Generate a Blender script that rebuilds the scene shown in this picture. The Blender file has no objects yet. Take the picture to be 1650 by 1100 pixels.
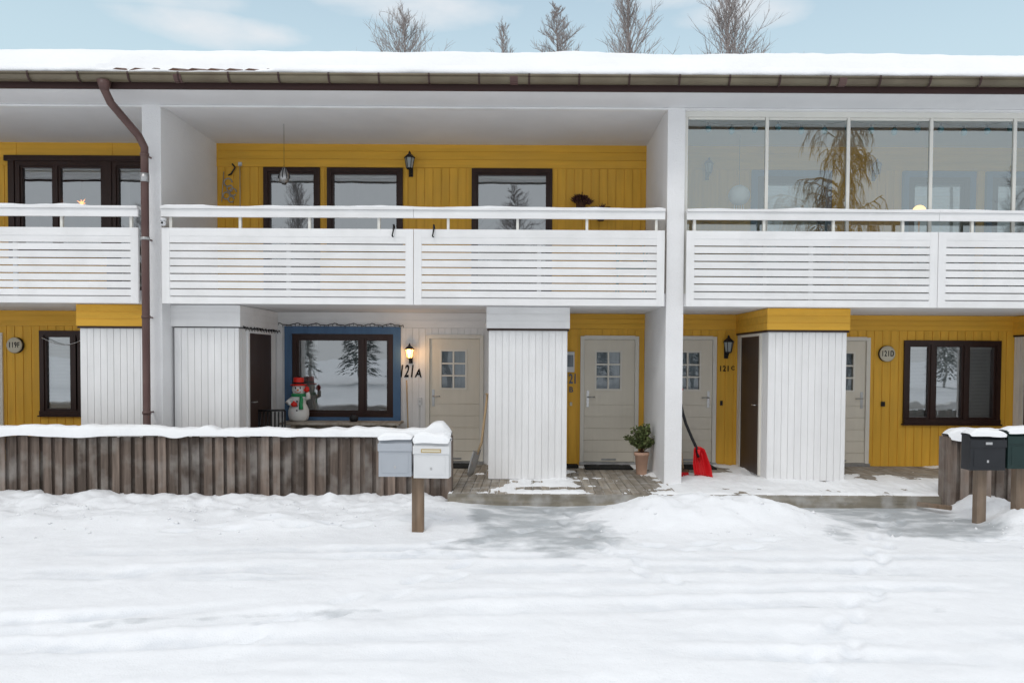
import bpy, bmesh, math, random
from mathutils import Vector, Matrix, noise
random.seed(7)
C=bpy.context.scene
def N(x,y=0,z=0): return noise.noise(Vector((x,y,z)))
def FB(x,y,z=0,o=4):
    s=0;a=1;
    for i in range(o):
        s+=a*N(x,y,z+i*7.3); x*=2.03;y*=2.03;a*=.5
    return s
# ---------------- materials
MATS={}
def mat(name,col,rough=.6,var=.06,scale=(3,3,3),bump=0.0,bscale=None,island=0.0,metal=0,emit=None,spec=.3,dirt=None,dirtamt=0,dscale=2.0):
    if name in MATS: return MATS[name]
    m=bpy.data.materials.new(name); m.use_nodes=True
    nt=m.node_tree; n=nt.nodes; l=nt.links
    b=n['Principled BSDF']; b.inputs['Roughness'].default_value=rough
    b.inputs['Metallic'].default_value=metal; b.inputs['Specular IOR Level'].default_value=spec
    tc=n.new('ShaderNodeTexCoord'); mp=n.new('ShaderNodeMapping'); mp.inputs['Scale'].default_value=scale
    l.new(tc.outputs['Object'],mp.inputs['Vector'])
    nz=n.new('ShaderNodeTexNoise'); nz.inputs['Scale'].default_value=1; nz.inputs['Detail'].default_value=6
    l.new(mp.outputs[0],nz.inputs['Vector'])
    mr=n.new('ShaderNodeMapRange'); mr.inputs[1].default_value=.25; mr.inputs[2].default_value=.75
    mr.inputs[3].default_value=1-var; mr.inputs[4].default_value=1+var
    l.new(nz.outputs[0],mr.inputs[0])
    v=mr.outputs[0]
    if island:
        g=n.new('ShaderNodeNewGeometry'); m2=n.new('ShaderNodeMapRange')
        m2.inputs[3].default_value=1-island; m2.inputs[4].default_value=1+island
        l.new(g.outputs['Random Per Island'],m2.inputs[0])
        mm=n.new('ShaderNodeMath'); mm.operation='MULTIPLY'; l.new(v,mm.inputs[0]); l.new(m2.outputs[0],mm.inputs[1]); v=mm.outputs[0]
    vm=n.new('ShaderNodeVectorMath'); vm.operation='SCALE'; vm.inputs[0].default_value=col[:3]; l.new(v,vm.inputs['Scale'])
    out=vm.outputs[0]
    if dirt:
        nd=n.new('ShaderNodeTexNoise'); nd.inputs['Scale'].default_value=dscale; nd.inputs['Detail'].default_value=8
        l.new(tc.outputs['Object'],nd.inputs['Vector'])
        r=n.new('ShaderNodeMapRange'); r.inputs[1].default_value=.45; r.inputs[2].default_value=.75; r.inputs[4].default_value=dirtamt
        l.new(nd.outputs[0],r.inputs[0])
        mx=n.new('ShaderNodeMix'); mx.data_type='RGBA'; l.new(r.outputs[0],mx.inputs[0]); l.new(out,mx.inputs[6]); mx.inputs[7].default_value=(*dirt,1)
        out=mx.outputs[2]
    l.new(out,b.inputs['Base Color'])
    if bump:
        nb=n.new('ShaderNodeTexNoise'); nb.inputs['Detail'].default_value=5; nb.inputs['Scale'].default_value=1
        mp2=n.new('ShaderNodeMapping'); mp2.inputs['Scale'].default_value=bscale or scale
        l.new(tc.outputs['Object'],mp2.inputs['Vector']); l.new(mp2.outputs[0],nb.inputs['Vector'])
        bp=n.new('ShaderNodeBump'); bp.inputs['Distance'].default_value=bump; bp.inputs['Strength'].default_value=.6
        l.new(nb.outputs[0],bp.inputs['Height']); l.new(bp.outputs[0],b.inputs['Normal'])
    if emit:
        b.inputs['Emission Color'].default_value=(*emit[:3],1); b.inputs['Emission Strength'].default_value=emit[3]
    MATS[name]=m; return m
def glassmat(name,base=.1,tint=(1,1,1),rtint=(1,1,1)):
    m=bpy.data.materials.new(name); m.use_nodes=True; nt=m.node_tree;n=nt.nodes;l=nt.links
    n.remove(n['Principled BSDF']); o=n['Material Output']
    t=n.new('ShaderNodeBsdfTransparent'); t.inputs[0].default_value=(*tint,1)
    g=n.new('ShaderNodeBsdfGlossy'); g.inputs['Roughness'].default_value=.01; g.inputs[0].default_value=(*rtint,1)
    f=n.new('ShaderNodeFresnel'); f.inputs[0].default_value=1.5
    a=n.new('ShaderNodeMath'); a.operation='ADD'; a.use_clamp=True; a.inputs[1].default_value=base; l.new(f.outputs[0],a.inputs[0])
    tc=n.new('ShaderNodeTexCoord'); nz=n.new('ShaderNodeTexNoise'); nz.inputs['Scale'].default_value=1.3; l.new(tc.outputs['Object'],nz.inputs['Vector'])
    bp=n.new('ShaderNodeBump'); bp.inputs['Distance'].default_value=.004; bp.inputs['Strength'].default_value=.5; l.new(nz.outputs[0],bp.inputs['Height']); l.new(bp.outputs[0],g.inputs['Normal'])
    mx=n.new('ShaderNodeMixShader'); l.new(a.outputs[0],mx.inputs[0]); l.new(t.outputs[0],mx.inputs[1]); l.new(g.outputs[0],mx.inputs[2]); l.new(mx.outputs[0],o.inputs[0])
    return m
V=(14,14,1.2); H=(1.2,14,14)
yellow=mat('yellow_paint',(.80,.445,.052),.55,.10,V,.003,V,island=.06,dirt=(.62,.36,.08),dirtamt=.25,dscale=1.6)
yellowH=mat('yellow_paint_h',(.80,.445,.052),.55,.10,H,.003,H,island=.06,dirt=(.62,.36,.08),dirtamt=.25,dscale=1.6)
white=mat('white_paint',(.82,.82,.82),.5,.04,V,.003,V,island=.02,dirt=(.68,.68,.67),dirtamt=.35,dscale=2.2)
whiteH=mat('white_paint_h',(.82,.82,.82),.5,.04,H,.003,H,island=.025,dirt=(.66,.66,.65),dirtamt=.45,dscale=2.5)
stucco=mat('white_stucco',(.82,.82,.825),.85,.04,(1.5,1.5,1.5),.012,(45,45,45),dirt=(.66,.65,.65),dirtamt=.4,dscale=.9)
ceil=mat('soffit_white',(.80,.80,.81),.8,.05,(1.2,1.2,1.2),.004,(30,30,30),dirt=(.66,.66,.67),dirtamt=.35,dscale=.7)
brown=mat('dark_brown_paint',(.045,.026,.02),.45,.2,V,.002,V)
brownw=mat('brown_window_frame',(.035,.016,.012),.35,.2,V)
fascia=mat('fascia_brown',(.05,.026,.024),.6,.2,H,.002,H)
guttm=mat('gutter_bronze',(.17,.145,.10),.4,.2,(2,8,8),metal=.3,dirt=(.10,.07,.05),dirtamt=.6)
pipem=mat('downpipe_brown',(.10,.055,.05),.4,.2,(6,6,2),dirt=(.2,.14,.12),dirtamt=.4)
metalg=mat('galvanised_metal',(.45,.45,.45),.4,.15,(10,10,10),metal=.8)
steel=mat('steel_handle',(.5,.5,.5),.3,.05,metal=.9)
blue=mat('blue_paint',(.075,.15,.27),.55,.12,V,.002,V)
cream=mat('cream_door_paint',(.74,.69,.59),.45,.03,V,island=.01)
creamf=mat('cream_frame_paint',(.76,.73,.66),.45,.03,V)
alu=mat('white_aluminium_frame',(.74,.73,.68),.35,.03)
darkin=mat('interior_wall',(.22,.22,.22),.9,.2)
curtain=mat('curtain_grey',(.24,.27,.30),.9,.25,(20,3,3))
blind=mat('white_blind',(.62,.62,.60),.5,.05)
tile=mat('brown_roof_tile',(.10,.05,.035),.6,.25,(5,5,5))
fencem=mat('weathered_fence_wood',(.150,.116,.095),.85,.45,(22,22,1.6),.006,(30,30,2),island=.5,dirt=(.31,.29,.27),dirtamt=.75,dscale=3.5)
deckm=mat('weathered_deck_wood',(.27,.235,.19),.8,.35,(22,1.4,22),.004,(30,2,30),island=.28,dirt=(.48,.47,.45),dirtamt=.6,dscale=5)
kerbm=mat('deck_edge_wood',(.25,.225,.18),.85,.35,(1.5,20,20),.004,(2,30,30),dirt=(.6,.6,.6),dirtamt=.6,dscale=4)
mbgrey=mat('mailbox_grey',(.40,.43,.47),.4,.06,(3,3,3))
mbwhite=mat('mailbox_white',(.68,.69,.70),.4,.06,(3,3,3))
mbblack=mat('mailbox_black',(.02,.022,.026),.35,.2)
mbgreen=mat('mailbox_dark_green',(.014,.034,.032),.35,.2)
brass=mat('brass',(.5,.36,.15),.35,.1,metal=.8)
postm=mat('post_wood',(.20,.14,.095),.8,.35,(20,20,1.5),.005,(30,30,2),dirt=(.3,.26,.22),dirtamt=.5)
blackm=mat('black_metal',(.015,.015,.017),.4,.1)
ink=mat('black_lettering',(.012,.012,.014),.8,.05,spec=.1)
redp=mat('red_plastic',(.62,.015,.02),.35,.05)
redhat=mat('red_hat',(.72,.03,.02),.35,.05)
whp=mat('snowman_white',(.80,.80,.78),.35,.03)
grp=mat('green_scarf',(.03,.32,.12),.4,.08)
orp=mat('carrot_orange',(.8,.25,.03),.4,.05)
terra=mat('terracotta',(.52,.33,.24),.85,.12,(8,8,8),.002)
leafm=mat('shrub_leaf',(.12,.15,.055),.7,.3,(20,20,20),island=.5)
heath=mat('dry_heather',(.10,.045,.04),.8,.3,(20,20,20),island=.4)
wick=mat('wicker',(.10,.05,.03),.8,.3,(30,30,30),.003)
matm=mat('doormat_rubber',(.02,.02,.02),.95,.4,(40,40,40),.004)
woodh=mat('ash_handle',(.45,.33,.2),.6,.15,V)
lampon=mat('lamp_glass_lit',(.9,.6,.3),.3,.02,emit=(1,.50,.14,5))
lampglass=mat('lamp_glass',(.35,.38,.38),.15,.1)
signm=mat('number_plate_cream',(.66,.62,.50),.5,.06)
globem=mat('paper_globe',(.85,.85,.83),.7,.03)
globel=mat('warm_globe',(.9,.7,.45),.5,.02,emit=(1,.55,.2,2.5))
starl=mat('orange_star',(.9,.4,.1),.5,.02,emit=(1,.32,.06,3.0))
greenm=mat('green_chair_paint',(.02,.16,.11),.5,.1)
barkm=mat('frosted_bark',(.33,.29,.275),.9,.25,(1,1,1),island=.25)
barkd=mat('birch_twig',(.42,.27,.13),.9,.25,(1,1,1),island=.3)
trunkm=mat('birch_bark',(.5,.48,.45),.9,.35,(2,2,6))
forest=mat('spruce_frost',(.20,.22,.21),.9,.3,(1,1,1),island=.5)
glass=glassmat('window_glass',.30,(.9,.93,.93),(.93,.97,1))
glassb=glassmat('balcony_glass',.28,(.90,.96,.96),(.88,.98,1))
glassd=glassmat('door_glass',.07,(.9,.93,.93),(.93,.97,1))
def snowmat(name,col,use_ice=False):
    m=bpy.data.materials.new(name); m.use_nodes=True; nt=m.node_tree;n=nt.nodes;l=nt.links
    b=n['Principled BSDF']; b.inputs['Roughness'].default_value=.65; b.inputs['Specular IOR Level'].default_value=.2
    tc=n.new('ShaderNodeTexCoord')
    def nz(s,d=6,vec=None):
        q=n.new('ShaderNodeTexNoise'); q.inputs['Scale'].default_value=s; q.inputs['Detail'].default_value=d; l.new(vec or tc.outputs['Object'],q.inputs['Vector']); return q.outputs[0]
    r=n.new('ShaderNodeMapRange'); r.inputs[1].default_value=.3;r.inputs[2].default_value=.7;r.inputs[3].default_value=.96;r.inputs[4].default_value=1.02
    l.new(nz(1.2),r.inputs[0])
    vm=n.new('ShaderNodeVectorMath'); vm.operation='SCALE'; vm.inputs[0].default_value=col; l.new(r.outputs[0],vm.inputs['Scale'])
    out=vm.outputs[0]
    if use_ice:
        at=n.new('ShaderNodeAttribute'); at.attribute_name='ice'
        sp=n.new('ShaderNodeSeparateColor'); l.new(at.outputs['Color'],sp.inputs[0])
        pk=n.new('ShaderNodeMath'); pk.operation='MULTIPLY'; l.new(sp.outputs[1],pk.inputs[0]); 
        rp=n.new('ShaderNodeMapRange'); rp.inputs[1].default_value=.35; rp.inputs[2].default_value=.6; l.new(nz(4,8),rp.inputs[0]); l.new(rp.outputs[0],pk.inputs[1])
        m0=n.new('ShaderNodeMix'); m0.data_type='RGBA'; l.new(pk.outputs[0],m0.inputs[0]); l.new(out,m0.inputs[6]); m0.inputs[7].default_value=(.68,.72,.77,1); out=m0.outputs[2]
        mpi=n.new('ShaderNodeMapping'); mpi.inputs['Scale'].default_value=(1,1.6,1); l.new(tc.outputs['Object'],mpi.inputs[0])
        a=n.new('ShaderNodeMath'); a.operation='MULTIPLY_ADD'; a.inputs[1].default_value=1.3; l.new(nz(3.2,9,mpi.outputs[0]),a.inputs[0])
        l.new(sp.outputs[0],a.inputs[2])
        r2=n.new('ShaderNodeMapRange'); r2.inputs[1].default_value=1.0;r2.inputs[2].default_value=1.42; r2.inputs[4].default_value=.9; r2.clamp=True; l.new(a.outputs[0],r2.inputs[0])
        mx=n.new('ShaderNodeMix'); mx.data_type='RGBA'; l.new(r2.outputs[0],mx.inputs[0]); l.new(out,mx.inputs[6]); mx.inputs[7].default_value=(.40,.43,.45,1)
        out=mx.outputs[2]
        r3=n.new('ShaderNodeMapRange'); r3.inputs[3].default_value=.65; r3.inputs[4].default_value=.42; l.new(r2.outputs[0],r3.inputs[0]); l.new(r3.outputs[0],b.inputs['Roughness'])
    l.new(out,b.inputs['Base Color'])
    b1=n.new('ShaderNodeBump'); b1.inputs['Distance'].default_value=.035; b1.inputs['Strength'].default_value=.5; l.new(nz(6,8),b1.inputs['Height'])
    b2=n.new('ShaderNodeBump'); b2.inputs['Distance'].default_value=.006; b2.inputs['Strength'].default_value=.7; l.new(nz(80,3),b2.inputs['Height']); l.new(b1.outputs[0],b2.inputs['Normal'])
    l.new(b2.outputs[0],b.inputs['Normal'])
    return m
snow=snowmat('snow',(.90,.915,.93)); gsnow=snowmat('ground_snow',(.88,.90,.925),True)

# ---------------- mesh builder
class M:
    def __init__(s): s.v=[];s.f=[];s.mi=[];s.mats=[];s.sm=[]
    def mid(s,m):
        if m not in s.mats: s.mats.append(m)
        return s.mats.index(m)
    def add(s,vs,fs,m,smooth=False):
        o=len(s.v); s.v+=[tuple(v) for v in vs]; k=s.mid(m)
        for f in fs: s.f.append([i+o for i in f]); s.mi.append(k); s.sm.append(smooth)
    def box(s,x0,x1,y0,y1,z0,z1,m,T=None):
        vs=[Vector(p) for p in ((x0,y0,z0),(x1,y0,z0),(x1,y1,z0),(x0,y1,z0),(x0,y0,z1),(x1,y0,z1),(x1,y1,z1),(x0,y1,z1))]
        if T: vs=[T@v for v in vs]
        s.add(vs,[(0,3,2,1),(4,5,6,7),(0,1,5,4),(1,2,6,5),(2,3,7,6),(3,0,4,7)],m)
    def tube(s,pts,rs,m,n=8,cap=True,smooth=True):
        pts=[Vector(p) for p in pts]
        if not hasattr(rs,'__len__'): rs=[rs]*len(pts)
        rings=[];up=None
        for i,p in enumerate(pts):
            if i==0:d=pts[1]-p
            elif i==len(pts)-1:d=p-pts[i-1]
            else:d=(pts[i+1]-p).normalized()+(p-pts[i-1]).normalized()
            d=d.normalized() if d.length>1e-9 else Vector((0,0,1))
            if up is None: up=Vector((0,0,1)) if abs(d.z)<.9 else Vector((0,1,0))
            a=d.cross(up); 
            if a.length<1e-4: a=d.cross(Vector((1,0,0)))
            a.normalize(); b=d.cross(a).normalized(); up=-b if up.dot(-b)>0 else b
            a=d.cross(up).normalized(); b=a.cross(d)
            rings.append([p+(a*math.cos(t)+b*math.sin(t))*rs[i] for t in [2*math.pi*k/n for k in range(n)]])
        vs=[v for r in rings for v in r]; fs=[]
        for i in range(len(pts)-1):
            for k in range(n):
                fs.append((i*n+k,i*n+(k+1)%n,(i+1)*n+(k+1)%n,(i+1)*n+k))
        if cap: fs.append(tuple(range(n))[::-1]); fs.append(tuple((len(pts)-1)*n+k for k in range(n)))
        s.add(vs,fs,m,smooth)
    def lathe(s,prof,c,m,n=20,smooth=True,sx=1,sy=1):
        c=Vector(c); vs=[];fs=[]
        for r,z in prof:
            for k in range(n):
                t=2*math.pi*k/n; vs.append(c+Vector((r*math.cos(t)*sx,r*math.sin(t)*sy,z)))
        for i in range(len(prof)-1):
            for k in range(n): fs.append((i*n+k,i*n+(k+1)%n,(i+1)*n+(k+1)%n,(i+1)*n+k))
        fs.append(tuple(range(n))[::-1]); fs.append(tuple((len(prof)-1)*n+k for k in range(n)))
        s.add(vs,fs,m,smooth)
    def sph(s,c,r,m,sx=1,sy=1,sz=1,n=16):
        prof=[(max(1e-3,r*math.sin(math.pi*i/10)),-r*math.cos(math.pi*i/10)*sz) for i in range(11)]
        s.lathe(prof,c,m,n,True,sx,sy)
    def quad(s,a,b,c,d,m): s.add([a,b,c,d],[(0,1,2,3)],m)
    def obj(s,name,parent=None,bevel=0,origin=None):
        me=bpy.data.meshes.new(name)
        if origin is not None:
            o=Vector(origin); s.v=[tuple(Vector(v)-o) for v in s.v]
        me.from_pydata(s.v,[],s.f); 
        for m in s.mats: me.materials.append(m)
        me.polygons.foreach_set('material_index',s.mi); me.polygons.foreach_set('use_smooth',s.sm); me.update()
        ob=bpy.data.objects.new(name,me); C.collection.objects.link(ob)
        if origin is not None: ob.location=origin
        if parent: ob.parent=parent
        if bevel:
            b=ob.modifiers.new('bevel','BEVEL'); b.width=bevel; b.segments=2; b.limit_method='ANGLE'
        return ob
def empty(name):
    e=bpy.data.objects.new(name,None); C.collection.objects.link(e); return e
house=empty('row_house')

YF=10.71; YB=12.63; ZC=1.8
def segs(lo,hi,cuts):
    out=[(lo,hi)]
    for a,b in cuts:
        o=[]
        for s,e in out:
            if b<=s or a>=e: o.append((s,e)); continue
            if a>s:o.append((s,a))
            if b<e:o.append((b,e))
        out=o
    return out
def vboards(m,x0,x1,z0,z1,y,pitch,mt,ops=(),groove=.012,back=True):
    xs=[x0]; 
    while xs[-1]+pitch<x1-.02: xs.append(xs[-1]+pitch)
    xs.append(x1)
    for a,b in zip(xs[:-1],xs[1:]):
        a2=a+groove/2; b2=b-groove/2
        cut=sorted({a2,b2,*[o[0] for o in ops if a2<o[0]<b2],*[o[1] for o in ops if a2<o[1]<b2]})
        for p,q in zip(cut[:-1],cut[1:]):
            mid=(p+q)/2
            for s,e in segs(z0,z1,[(o[2],o[3]) for o in ops if o[0]<mid<o[1]]):
                j=random.uniform(0,.0015)
                m.box(p,q,y-j,y+.014,s,e,mt)
    if back:
        cut=sorted({x0,x1,*[o[0] for o in ops if x0<o[0]<x1],*[o[1] for o in ops if x0<o[1]<x1]})
        for p,q in zip(cut[:-1],cut[1:]):
            mid=(p+q)/2
            for s,e in segs(z0,z1,[(o[2],o[3]) for o in ops if o[0]<mid<o[1]]): m.box(p,q,y+.01,y+.15,s,e,mt)
def hboards(m,x0,x1,z0,z1,y,n,mt,d=.02,g=.008):
    h=(z1-z0)/n
    for i in range(n): m.box(x0,x1,y,y+d,z0+i*h+g/2,z0+(i+1)*h-g/2,mt)
    m.box(x0+.003,x1-.003,y+.01,y+d+.02,z0+.002,z1-.002,mt)
def yzboards(m,x,sgn,y0,y1,z0,z1,pitch,mt,t=.014,g=.01):
    y=y0
    while y<y1-.01:
        e=min(y+pitch,y1); xa,xb=sorted((x,x-sgn*t)); m.box(xa,xb,y+g/2,e-g/2,z0,z1,mt); y=e

# ---- windows
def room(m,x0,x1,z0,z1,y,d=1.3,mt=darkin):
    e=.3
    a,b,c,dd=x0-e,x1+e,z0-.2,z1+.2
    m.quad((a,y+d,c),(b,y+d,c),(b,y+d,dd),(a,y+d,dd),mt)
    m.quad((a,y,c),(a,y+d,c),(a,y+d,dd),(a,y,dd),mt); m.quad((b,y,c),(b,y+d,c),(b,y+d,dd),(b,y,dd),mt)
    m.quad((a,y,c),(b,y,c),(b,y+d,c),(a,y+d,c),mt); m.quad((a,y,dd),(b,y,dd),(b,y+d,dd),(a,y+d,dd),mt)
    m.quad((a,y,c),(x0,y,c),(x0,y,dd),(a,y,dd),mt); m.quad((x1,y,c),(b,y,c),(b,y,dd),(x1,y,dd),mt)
OPS=[]
def window(x0,x1,z0,z1,splits,fm=brownw,trim=None,tw=.12,blinds=(),y=YB,bl_frac=1.0,curt=None,fw=.065,name='window'):
    m=M(); OPS.append((x0,x1,z0,z1))
    yo=y-.035
    m.box(x0-.01,x1+.01,yo,y+.1,z1-fw,z1+.01,fm); m.box(x0-.01,x1+.01,yo-.02,y+.1,z0-.01,z0+fw,fm)
    m.box(x0-.01,x0+fw,yo,y+.1,z0+fw,z1-fw,fm); m.box(x1-fw,x1+.01,yo,y+.1,z0+fw,z1-fw,fm)
    xs=[x0+fw]+[s for s in splits]+[x1-fw]
    for s in splits: m.box(s-.035,s+.035,yo+.003,y+.1,z0+fw,z1-fw,fm)
    for i,(a,b) in enumerate(zip(xs[:-1],xs[1:])):
        if i>0:a+=.035
        if i<len(xs)-2:b-=.035
        w=.035
        m.box(a,b,yo+.02,y+.07,z1-fw-w,z1-fw,fm);m.box(a,b,yo+.02,y+.07,z0+fw,z0+fw+w,fm)
        m.box(a,a+w,yo+.02,y+.07,z0+fw+w,z1-fw-w,fm);m.box(b-w,b,yo+.02,y+.07,z0+fw+w,z1-fw-w,fm)
        g0,g1,h0,h1=a+w,b-w,z0+fw+w,z1-fw-w
        m.quad((g0,y+.02,h0),(g1,y+.02,h0),(g1,y+.02,h1),(g0,y+.02,h1),glass)
        if i in blinds:
            z=h1-.01; lim=h1-(h1-h0)*bl_frac
            m.box(g0,g1,y+.06,y+.09,h1-.04,h1,blind)
            while z>lim:
                T=Matrix.Translation((0,y+.085,z))@Matrix.Rotation(math.radians(52),4,'X')
                m.box(g0+.005,g1-.005,-.012,.012,-.0008,.0008,blind,T); z-=.024
    if trim:
        a,b,c,d=x0-.012,x1+.012,z0-.012,z1+.012
        yy=y-.05
        m.box(a-tw,b+tw,yy,y+.005,d,d+tw,trim); m.box(a-tw,a,yy+.003,y+.005,c,d,trim); m.box(b,b+tw,yy+.003,y+.005,c,d,trim)
        m.box(a-tw,b+tw,yy-.02,y+.005,c-tw*.6,c,trim)
    else:
        m.box(x0-.03,x1+.03,y-.07,y+.0,z0-.035,z0-.012,fm)
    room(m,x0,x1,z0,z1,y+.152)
    if curt: 
        n=40
        for (a,b) in curt:
            vs=[];fs=[]
            for k in range(n+1):
                xx=a+(b-a)*k/n; yy=y+.32+.03*math.sin(xx*55)
                vs+=[(xx,yy,z0-.1),(xx,yy,z1+.1)]
            for k in range(n): fs.append((2*k,2*k+2,2*k+3,2*k+1))
            m.add(vs,fs,blind,True)
    return m.obj(name,house)
def door(x0,x1,z0=.03,z1=2.18,flip=False,y=YB,name='front_door'):
    m=M(); OPS.append((x0,x1,z0-.1,z1))
    f=.055
    m.box(x0-.01,x0+f,y-.03,y+.1,z0,z1,creamf); m.box(x1-f,x1+.01,y-.03,y+.1,z0,z1,creamf); m.box(x0+f,x1-f,y-.03,y+.1,z1-f,z1+.01,creamf)
    m.box(x0-.02,x1+.02,y-.06,y+.1,z0-.03,z0+.02,metalg)
    a,b,c,d=x0+f+.004,x1-f-.004,z0+.025,z1-f-.004
    cx=(a+b)/2-(.02 if not flip else -.0); w0,w1=cx-.2,cx+.2; v0,v1=1.29,1.91
    ys,ye=y+.0,y+.05
    m.box(a,w0,ys,ye,v0,v1,cream); m.box(w1,b,ys,ye,v0,v1,cream)
    m.box(a,b,ys,ye,v1,d,cream)
    zz=[c,.22,.42,.62,.82,1.02,v0]
    for i in range(len(zz)-1): m.box(a,b,ys,ye,zz[i]+(.004 if i else 0),zz[i+1]-(.004 if i<5 else 0),cream)
    m.box(a+.01,b-.01,ys+.012,ye-.002,c+.01,v0-.01,cream)
    t=.03
    m.box(w0-t,w1+t,ys-.015,ys+.01,v1,v1+t,creamf);m.box(w0-t,w1+t,ys-.015,ys+.01,v0-t,v0,creamf)
    m.box(w0-t,w0,ys-.015,ys+.01,v0,v1,creamf);m.box(w1,w1+t,ys-.015,ys+.01,v0,v1,creamf)
    m.box(cx-.014,cx+.014,ys-.01,ys+.02,v0,v1,creamf)
    for k in (1,2): zq=v0+(v1-v0)*k/3; m.box(w0,w1,ys-.008,ys+.018,zq-.013,zq+.013,creamf)
    m.quad((w0,ys+.025,v0),(w1,ys+.025,v0),(w1,ys+.025,v1),(w0,ys+.025,v1),glassd)
    m.quad((w0-.05,ye+.03,v0-.05),(w1+.05,ye+.03,v0-.05),(w1+.05,ye+.03,v1+.05),(w0-.05,ye+.03,v1+.05),curtain)
    hx=(a+.06) if not flip else (b-.06); sg=1 if not flip else -1
    m.box(hx-.02,hx+.02,ys-.008,ys,.98,1.26,steel)
    m.tube([(hx,ys,1.15),(hx,ys-.05,1.15),(hx+sg*.12,ys-.05,1.15)],.010,steel,8)
    m.box(a+.3,b-.3,ys-.004,ys,c+.02,c+.05,metalg)
    return m.obj(name,house)
# ground floor
window(-3.97,-2.284,.80,2.18,[-2.80],trim=blue,tw=.125,curt=[(-3.95,-3.65)],name='kitchen_window')
door(-1.716,-.758); door(.905,1.874); door(2.236,3.19,flip=True); door(4.85,5.79,flip=True)
window(6.38,8.0,.74,2.13,[6.86,7.42],blinds=(0,1,2),name='ground_window')
window(-8.25,-7.55,.80,2.21,[-7.68],blinds=(0,),name='ground_window')
door(-9.84,-8.9,flip=True)
window(-12.4,-10.6,.8,2.2,[-11.5],blinds=(0,1),name='ground_window')
og=list(OPS)
OPS.clear()
# upper floor
window(-4.45,-3.52,2.86,4.97,[],blinds=(0,),bl_frac=.06,name='balcony_door')
window(-3.38,-2.126,3.62,4.97,[],blinds=(0,),bl_frac=.1,name='upper_window')
window(-.947,.39,2.86,4.97,[],blinds=(0,),bl_frac=.08,name='upper_window')
window(-8.62,-7.1,3.5,5.05,[-7.95],blinds=(0,1),bl_frac=.1,name='upper_window')
window(-7.0,-6.0,2.86,5.05,[],blinds=(0,),bl_frac=.1,name='balcony_door')
window(-12.2,-10.2,3.5,4.97,[-11.2],blinds=(0,1),name='upper_window')
window(3.86,4.98,2.95,4.86,[],trim=blue,tw=.10,fm=brownw,blinds=(0,),bl_frac=.2,name='balcony_door')
window(6.40,7.40,2.95,4.86,[],trim=blue,tw=.10,blinds=(0,),bl_frac=.5,name='upper_window')
window(7.80,8.8,2.95,4.86,[],trim=blue,tw=.10,blinds=(0,),bl_frac=.5,name='upper_window')
ou=list(OPS)
m=M()
def cl(a,b,ops): return [o for o in ops if o[1]>a and o[0]<b]
PARTS=[-13.0,-5.52,1.98,9.46]; PT=.25
LB=2.30
vboards(m,-5.25,0,0,LB,YB,.11,white,cl(-5.25,0,og)); hboards(m,-5.25,0,LB,2.56,YB-.006,2,whiteH)
for a,b in ((-12.75,-5.52),(0,1.98),(2.23,9.46)):
    vboards(m,a,b,0,LB,YB,.14,yellow,cl(a,b,og)); hboards(m,a,b,LB,2.56,YB-.006,3,yellowH)
for a,b in ((-12.75,-5.52),(-5.25,1.98),(2.23,9.46)):
    vboards(m,a,b,2.7,4.99,YB,.14,yellow,cl(a,b,[(o[0],o[1],o[2],min(o[3],4.99)) for o in ou])); 
    for s,e in segs(a,b,[(o[0],o[1]) for o in ou if o[3]>5.0]): hboards(m,s,e,4.99,5.39,YB-.012,3,yellowH)
m.box(-8.80,-5.7,YB-.06,YB-.013,5.06,5.15,brownw)
m.box(-8.74,-8.64,YB-.05,YB-.013,3.4,5.06,brownw)
m.box(-7.095,-7.005,YB-.05,YB+.12,2.9,5.06,brownw)
m.box(-8.62,-6.0,YB-.004,YB+.14,5.14,5.39,yellowH)
m.obj('facade_boards',house)

# partitions
m=M()
for p in PARTS: 
    q=p+.27 if p==-5.52 else p+PT
    m.box(p,q,YF,YB+.2,-.1,5.38,stucco)
m.obj('partition_walls',house,bevel=.006)
m=M()
for a,b in ((-12.75,-5.52),(-5.25,1.98),(2.23,9.46)):
    m.box(a+.001,b-.001,YF+.03,YB+.02,2.56,2.74,ceil)
m.box(-13,9.71,10.03,YB+.15,5.376,5.50,ceil)
m.box(-13,9.71,YF-.004,YF+.09,5.345,5.372,whiteH)
m.obj('balcony_slabs_and_soffit',house)
m=M()
m.box(-12.98,9.7,14.3,20.5,-.1,5.5,stucco); m.box(-13.0,-12.9,YB+.21,14.3,-.1,5.5,stucco); m.box(9.6,9.70,YB+.21,14.3,-.1,5.5,stucco)
m.obj('house_body',house)

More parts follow.
